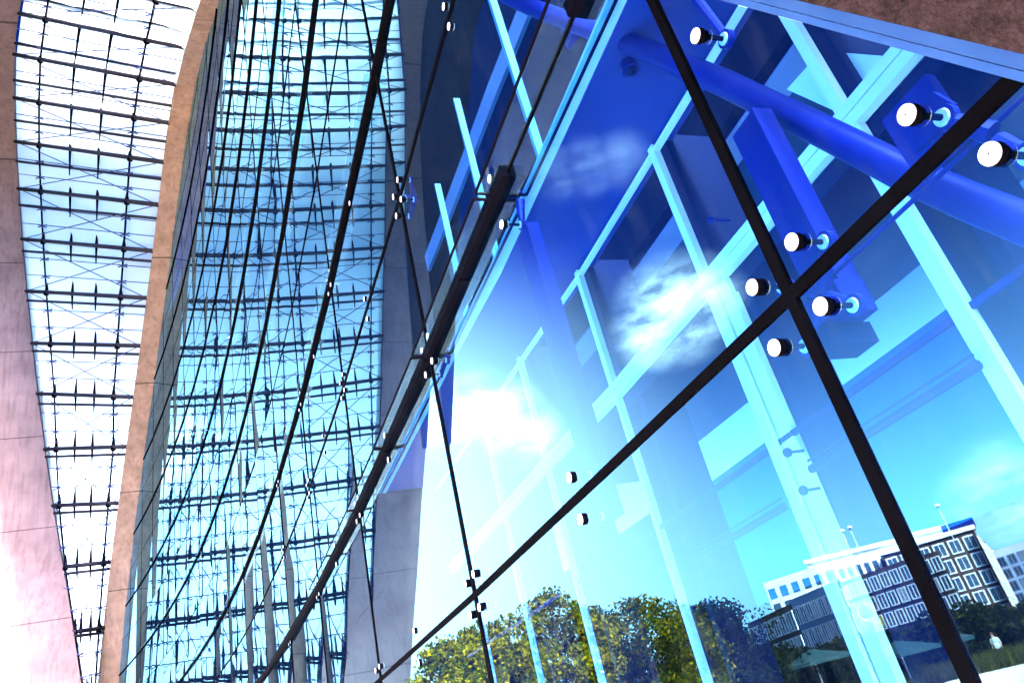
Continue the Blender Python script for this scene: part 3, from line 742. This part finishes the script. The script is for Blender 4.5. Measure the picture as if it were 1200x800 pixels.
# cream block (left, behind), white top long block, low dark brick, blue grey band, brown brick, corner brick, far right white
building('apartment_block', 'cream white block with small blue windows at the left end of the mirrored buildings', 894, 975, (683,657), 21, 14, (M['whitewall'],M['slate']), 3, 6, (11,20), frame=False)
building('office_block', 'long white topped office block reflected behind the brick houses', 945, 1082, (661,628), 24, 12, (M['whitewall'],M['slate']), 3, 14, (12,22), frame=False, roof=M['whitewall'])
building('brick_house', 'low dark brick house with white window frames at the left end of the row', 876, 927, (730,707), 12.0, 10, (M['brick'],M['whitewall']), 3, 6, (1,11.5))
building('clad_house', 'grey blue clad house with white framed windows, right of the low dark house', 925, 984, (703,678), 15.0, 10, (M['slate'],M['whitewall']), 3, 8, (2,14))
t1, P1, L1 = building('brick_house', 'brown brick house with tall white windows and yellow sign letters', 982, 1062, (683,655), 17.0, 10, (M['brick'],M['whitewall']), 4, 7, (3,16.5))
t2, P2, L2 = building('brick_house', 'tall corner house of dark brick with a grid of large white framed windows', 1070, 1140, (640,620), 21.0, 12, (M['brick'],M['whitewall']), 5, 4, (3,20.5), roof=M['whitewall'])
building('brick_house', 'narrow white framed flank of the corner house, reflected at its right side', 1140, 1166, (621,646), 20.6, 12, (M['brick2'],M['whitewall']), 5, 3, (4,20))
building('white_house', 'white walled building at the right edge of the mirrored row', 1150, 1235, (650,622), 19, 12, (M['whitewall'],M['slate']), 4, 7, (6,17.5), frame=True)
building('brick_house', 'low brown house in front of the white building at the right edge', 1168, 1240, (690,672), 11.5, 9, (M['brick2'],M['whitewall']), 2, 6, (4,11))
# roof box on the corner house
FAC[0] = 0
mb = MB().hexa([P2(L2*.55,-2,22),P2(L2+1,-2,22),P2(L2+1,-9,22),P2(L2*.55,-9,22),P2(L2*.55,-2,23.6),P2(L2+1,-2,23.6),P2(L2+1,-9,23.6),P2(L2*.55,-9,23.6)]).mirror()
mb.build('roof_box', M['bluesteel'], t2)
FAC[0] = 1
# yellow letters H O, upright one under the other
def stroke(P, segs, s0, z0, sc, mat, t, nm='sign_letter'):
    mb = MB()
    for (a, b), (c, d_) in segs:
        p, q = P(s0+a*sc, .45, z0+b*sc), P(s0+c*sc, .45, z0+d_*sc)
        mb.beam(p, q, .16, .22*sc)
    mb.mirror().build(nm, mat, t)
sgn = thing('hotel_sign', real(P1(L1*.33, .45, 5)), 'vertical sign of yellow letters on the brown brick house', 'sign')
H_ = [((0,0),(0,1.2)),((.8,0),(.8,1.2)),((0,.6),(.8,.6))]
O_ = [((0,.2),(0,1.0)),((.8,.2),(.8,1.0)),((0,0.1),(.8,.1)),((0,1.1),(.8,1.1))]
stroke(P1, H_, L1*.30, 7.2, 1.5, M['yellow'], sgn); stroke(P1, O_, L1*.30, 4.6, 1.5, M['yellow'], sgn)
rs = thing('round_sign', real(P1(L1*.22, .5, 10.5)), 'round white ring sign on the brown brick house above the yellow letters', 'sign')
mb = MB(); n = 18
for k in range(n):
    a, b = 2*PI*k/n, 2*PI*(k+1)/n
    mb.beam(P1(L1*.24+1.7*math.cos(a), .5, 10.5+1.7*math.sin(a)), P1(L1*.24+1.7*math.cos(b), .5, 10.5+1.7*math.sin(b)), .2, .35)
mb.mirror().build('sign_ring', M['whitewall'], rs)
# masts on the roofs
for px, py, lb in ((987,622,'thin roof mast, left of two on the white topped block'), (996,618,'roof mast with a small box on top, right of two'), (1062,604,'short aerial on the roof beside the black joint')):
    a = vpt(px, py, 150); b = a.copy(); b.z -= 6
    t = thing('roof_mast', real(b), lb, 'mast')
    MB().tube(b, a, .09, n=6).mirror().build('pole', M['lampmetal'], t)
    MB().sphere(a, .5, 8, 5, (1,1,.8)).mirror().build('antenna', M['lampmetal'], t)
FAC[0] = 1
# plaza things: parasols, person, reeds
for px, py, lb in ((950,762,'teal parasol reflected left of the wide blue mullion'), (1050,752,'teal parasol reflected between mullion and black joint')):
    c = vpt(px, py, 52)
    t = thing('parasol', real(Vector((c.x,c.y,0))), lb, 'parasol')
    MB().tube(Vector((c.x,c.y,0)), c, .04, n=8).mirror().build('pole', M['lampmetal'], t)
    mb = MB(); n = 8
    for k in range(n):
        a, b = 2*PI*k/n, 2*PI*(k+1)/n
        mb.poly([c+Vector((0,0,.1)), c+Vector((2.2*math.cos(a),2.2*math.sin(a),-.6)), c+Vector((2.2*math.cos(b),2.2*math.sin(b),-.6))])
        mb.quad(c+Vector((2.2*math.cos(a),2.2*math.sin(a),-.6)), c+Vector((2.2*math.cos(a),2.2*math.sin(a),-.8)), c+Vector((2.2*math.cos(b),2.2*math.sin(b),-.8)), c+Vector((2.2*math.cos(b),2.2*math.sin(b),-.6)))
    mb.mirror().build('canopy', M['teal'], t)
FAC[0] = 0
rd = MB()
for k in range(4200):
    px = random.uniform(1000, 1235); d = random.uniform(50, 56)
    r = ray(px, 770); h = math.hypot(r.x, r.y)
    p = CAM + r*(d/h); p.z = 0
    hgt = random.uniform(.5,1.15); l = Vector((random.gauss(0,.2), random.gauss(0,.2), hgt)); w = Vector((random.gauss(0,1), random.gauss(0,1), 0)).normalized()*.03
    rd.poly([p-w, p+w, p+l])
tag(rd.mirror().build('ornamental_grass', M['reed'], None), 'band of yellow green ornamental grass along the pale paving', 'grass', kind='stuff')

def person(px, dist, label):
    r = ray(px, 760); h = math.hypot(r.x, r.y); b = CAM + r*(dist/h); b.z = 0
    b = real(b); ang = math.atan2(-b.y+2, -b.x)+.5
    t = thing('person', b, label, 'person')
    def rot(p): return Vector((p[0]*math.cos(ang)-p[1]*math.sin(ang), p[0]*math.sin(ang)+p[1]*math.cos(ang), p[2]))
    J = dict(pel=(0,0,.92,.15), sp=(.02,0,1.12,.14), ch=(.04,0,1.32,.16), nk=(.06,0,1.50,.055), hd=(.09,0,1.60,.085), ht=(.09,0,1.72,.08),
             ls=(.04,.19,1.42,.06), le=(.06,.26,1.15,.045), lw=(.18,.22,.93,.032), lh=(.24,.20,.87,.035),
             rs=(.04,-.19,1.42,.06), re=(.0,-.27,1.15,.045), rw=(.10,-.26,.92,.032), rh=(.14,-.25,.85,.035),
             lp=(0,.10,.88,.10), lk=(.12,.11,.50,.065), la=(.02,.11,.08,.045), lf=(.16,.12,.035,.035),
             rp=(0,-.10,.88,.10), rk=(-.02,-.11,.48,.065), ra=(-.16,-.11,.08,.045), rf=(-.03,-.12,.035,.035))
    names = list(J); E_ = [('pel','sp'),('sp','ch'),('ch','nk'),('nk','hd'),('hd','ht'),('ch','ls'),('ls','le'),('le','lw'),('lw','lh'),('ch','rs'),('rs','re'),('re','rw'),('rw','rh'),('pel','lp'),('lp','lk'),('lk','la'),('la','lf'),('pel','rp'),('rp','rk'),('rk','ra'),('ra','rf')]
    me = bpy.data.meshes.new('person_body'); me.from_pydata([rot(J[n_][:3]) for n_ in names], [(names.index(a), names.index(b_)) for a, b_ in E_], [])
    o = bpy.data.objects.new('body', me); C.objects.link(o); o.parent = t
    sk = o.modifiers.new('skin', 'SKIN'); sl = me.skin_vertices[0].data
    for i_, n_ in enumerate(names): sl[i_].radius = (J[n_][3], J[n_][3]); 
    sl[0].use_root = True
    sub = o.modifiers.new('sub', 'SUBSURF'); sub.levels = 1; sub.render_levels = 1
    me.materials.append(M['skin'])
    m = MB(); m.tube(rot((.0,0,.86)), rot((.04,0,1.2)), .17, .18, 12).tube(rot((.04,0,1.2)), rot((.05,0,1.47)), .19, .10, 12)
    for sg in (1,-1): m.tube(rot((.04,.17*sg,1.43)), rot((.05,.25*sg,1.2)), .075, .065, 8)
    m.v = [v + b for v in m.v]; m.build('shirt', M['shirt'], t, smooth=True)
    m = MB()
    for sg, kx, ax in ((1,.12,.02),(-1,-.02,-.16)):
        m.tube(rot((0,.09*sg,.9)), rot((kx,.11*sg,.5)), .115, .085, 10).tube(rot((kx,.11*sg,.5)), rot((ax,.11*sg,.1)), .085, .06, 10)
    m.v = [v + b for v in m.v]; m.build('trousers', M['trouser'], t, smooth=True)
    m = MB().sphere(rot((.07,0,1.67))+b, .105, 12, 8, (1,1,1.05)); m.build('hair', M['hair'], t, smooth=True)
person(1171, 58, 'auburn haired person in a pale shirt standing among the grasses, reflected at lower right')

# pale distant trees on a rise behind
FAC[0] = 1
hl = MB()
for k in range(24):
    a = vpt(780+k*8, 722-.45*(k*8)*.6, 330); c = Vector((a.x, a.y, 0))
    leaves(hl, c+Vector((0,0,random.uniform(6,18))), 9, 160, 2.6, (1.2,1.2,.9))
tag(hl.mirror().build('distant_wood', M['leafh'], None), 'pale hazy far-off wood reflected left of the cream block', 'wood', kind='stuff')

# ------------------------------------------------------------------ camera
cam = bpy.data.cameras.new('camera'); co = bpy.data.objects.new('camera', cam); C.objects.link(co)
cam.sensor_fit = 'HORIZONTAL'; cam.sensor_width = 36; cam.lens = FPX/1200*36
cam.clip_start = .02; cam.clip_end = 5000
co.matrix_world = Matrix(((Xv.x, Yv.x, -Fv.x, CAM.x), (Xv.y, Yv.y, -Fv.y, CAM.y), (Xv.z, Yv.z, -Fv.z, CAM.z), (0,0,0,1)))
bpy.context.scene.camera = co

# ------------------------------------------------------------------ light
SKY_S, SKY_G = 0.22, 3.6
SUN_EL, SUN_AZ = math.radians(46), math.radians(177)   # azimuth of the sun, counter-clockwise from +x
sd = Vector((math.cos(SUN_EL)*math.cos(SUN_AZ), math.cos(SUN_EL)*math.sin(SUN_AZ), math.sin(SUN_EL)))
L_ = bpy.data.lights.new('sun', 'SUN'); L_.energy = 3.0; L_.angle = math.radians(.5); L_.color = (1, .93, .84)
lo = bpy.data.objects.new('sun', L_); C.objects.link(lo); lo.rotation_euler = sd.to_track_quat('Z', 'Y').to_euler(); lo.location = (0,0,60)
w = bpy.data.worlds.new('World'); bpy.context.scene.world = w; w.use_nodes = True
nt = w.node_tree; nt.nodes.clear()
out = nt.nodes.new('ShaderNodeOutputWorld'); bg = nt.nodes.new('ShaderNodeBackground'); nt.links.new(bg.outputs[0], out.inputs[0])
sky = nt.nodes.new('ShaderNodeTexSky'); sky.sky_type = 'NISHITA'; sky.sun_disc = False
sky.sun_elevation = SUN_EL; sky.sun_rotation = math.radians(90) - SUN_AZ; sky.air_density = 1.0; sky.dust_density = 1.6; sky.ozone_density = 2.0
bg.inputs[1].default_value = 0.15
geo = nt.nodes.new('ShaderNodeTexCoord')
nz = nt.nodes.new('ShaderNodeTexNoise'); nz.inputs['Scale'].default_value = 13; nz.inputs['Detail'].default_value = 10; nz.inputs['Roughness'].default_value = .6
mp = nt.nodes.new('ShaderNodeMapping'); mp.inputs['Scale'].default_value = (1,1,2.2)
nt.links.new(geo.outputs['Generated'], mp.inputs[0]); nt.links.new(mp.outputs[0], nz.inputs['Vector'])
# cloud patches around a few directions
total = None
for (px, py), rad, amp in (((525,478), .035, .9), ((560,486), .045, 1.0), ((590,496), .045, 1.0), ((618,508), .035, .9), ((790,362), .055, 1.0), ((765,388), .04, .9), ((825,345), .04, .7), ((1185,582), .05, .5), ((1150,592), .035, .35), ((690,196), .03, .13), ((655,203), .028, .12), ((730,186), .03, .10)):
    r = ray(px, py).normalized(); FAC[0] = 1 if px < 900 else 0; r = real(r) - real(Vector((0,0,0)))
    dt = nt.nodes.new('ShaderNodeVectorMath'); dt.operation = 'DISTANCE'; dt.inputs[1].default_value = r
    nt.links.new(geo.outputs['Generated'], dt.inputs[0])
    mr = nt.nodes.new('ShaderNodeMapRange'); mr.interpolation_type = 'SMOOTHSTEP'
    mr.inputs['From Min'].default_value = 0; mr.inputs['From Max'].default_value = rad*1.6; mr.inputs['To Min'].default_value = amp; mr.inputs['To Max'].default_value = 0
    nt.links.new(dt.outputs['Value'], mr.inputs['Value'])
    if total is None: total = mr.outputs[0]
    else:
        mx = nt.nodes.new('ShaderNodeMath'); mx.operation = 'MAXIMUM'; nt.links.new(total, mx.inputs[0]); nt.links.new(mr.outputs[0], mx.inputs[1]); total = mx.outputs[0]
mm = nt.nodes.new('ShaderNodeMath'); mm.operation = 'MULTIPLY_ADD'; mm.inputs[1].default_value = 1.0
ns = nt.nodes.new('ShaderNodeMapRange'); ns.inputs['From Min'].default_value = .35; ns.inputs['From Max'].default_value = .68; ns.inputs['To Min'].default_value = -.45; ns.inputs['To Max'].default_value = .35
nt.links.new(nz.outputs['Fac'], ns.inputs['Value']); nt.links.new(total, mm.inputs[0]); nt.links.new(ns.outputs[0], mm.inputs[2])
nr = nt.nodes.new('ShaderNodeMapRange'); nr.inputs['From Min'].default_value = .38; nr.inputs['From Max'].default_value = .66; nr.inputs['To Min'].default_value = .2; nr.inputs['To Max'].default_value = 1.3
nt.links.new(nz.outputs['Fac'], nr.inputs['Value'])
cl = nt.nodes.new('ShaderNodeMath'); cl.operation = 'MULTIPLY'; cl.use_clamp = True
nt.links.new(nr.outputs[0], cl.inputs[0]); nt.links.new(total, cl.inputs[1])
# whitish haze low in the sky
sx = nt.nodes.new('ShaderNodeSeparateXYZ'); nt.links.new(geo.outputs['Generated'], sx.inputs[0])
hz = nt.nodes.new('ShaderNodeMapRange'); hz.inputs['From Min'].default_value = .56; hz.inputs['From Max'].default_value = .12; hz.inputs['To Min'].default_value = 0; hz.inputs['To Max'].default_value = 1
nt.links.new(sx.outputs['Z'], hz.inputs['Value'])
hp = nt.nodes.new('ShaderNodeMath'); hp.operation = 'POWER'; hp.inputs[1].default_value = 2.5; nt.links.new(hz.outputs[0], hp.inputs[0])
hm = nt.nodes.new('ShaderNodeMixRGB'); hm.inputs[2].default_value = (3.4, 6.0, 8.5, 1)
FAC[0] = 1; r_ = ray(500, 660).normalized(); r_ = real(r_) - real(Vector((0,0,0)))
gd = nt.nodes.new('ShaderNodeVectorMath'); gd.operation = 'DISTANCE'; gd.inputs[1].default_value = r_; nt.links.new(geo.outputs['Generated'], gd.inputs[0])
ga = nt.nodes.new('ShaderNodeMapRange'); ga.interpolation_type = 'SMOOTHSTEP'; ga.inputs['From Min'].default_value = .05; ga.inputs['From Max'].default_value = .46; ga.inputs['To Min'].default_value = 1; ga.inputs['To Max'].default_value = 0; nt.links.new(gd.outputs['Value'], ga.inputs['Value'])
gl_ = nt.nodes.new('ShaderNodeMixRGB'); gl_.inputs[2].default_value = (8.5, 10, 11.5, 1); nt.links.new(ga.outputs[0], gl_.inputs[0])
s1 = nt.nodes.new('ShaderNodeVectorMath'); s1.operation = 'SCALE'; s1.inputs['Scale'].default_value = SKY_S
gam = nt.nodes.new('ShaderNodeGamma'); gam.inputs['Gamma'].default_value = SKY_G
s2 = nt.nodes.new('ShaderNodeVectorMath'); s2.operation = 'SCALE'; s2.inputs['Scale'].default_value = 1/SKY_S
nt.links.new(sky.outputs[0], s1.inputs[0]); nt.links.new(s1.outputs[0], gam.inputs['Color']); nt.links.new(gam.outputs[0], s2.inputs[0])
gm = s2
mix = nt.nodes.new('ShaderNodeMixRGB'); mix.inputs[2].default_value = (19, 20, 21, 1)
nt.links.new(hp.outputs[0], hm.inputs[0]); nt.links.new(gm.outputs[0], hm.inputs[1])
nt.links.new(hm.outputs[0], gl_.inputs[1])
nt.links.new(cl.outputs[0], mix.inputs[0]); nt.links.new(gl_.outputs[0], mix.inputs[1]); nt.links.new(mix.outputs[0], bg.inputs[0])

sc = bpy.context.scene
sc.view_settings.view_transform = 'Standard'; sc.view_settings.look = 'None'; sc.view_settings.gamma = 1; sc.view_settings.exposure = 2.35
sc.render.engine = 'CYCLES'
sc.cycles.max_bounces = 8; sc.cycles.transparent_max_bounces = 24; sc.cycles.glossy_bounces = 4; sc.cycles.diffuse_bounces = 3
sc.cycles.caustics_reflective = False; sc.cycles.caustics_refractive = False
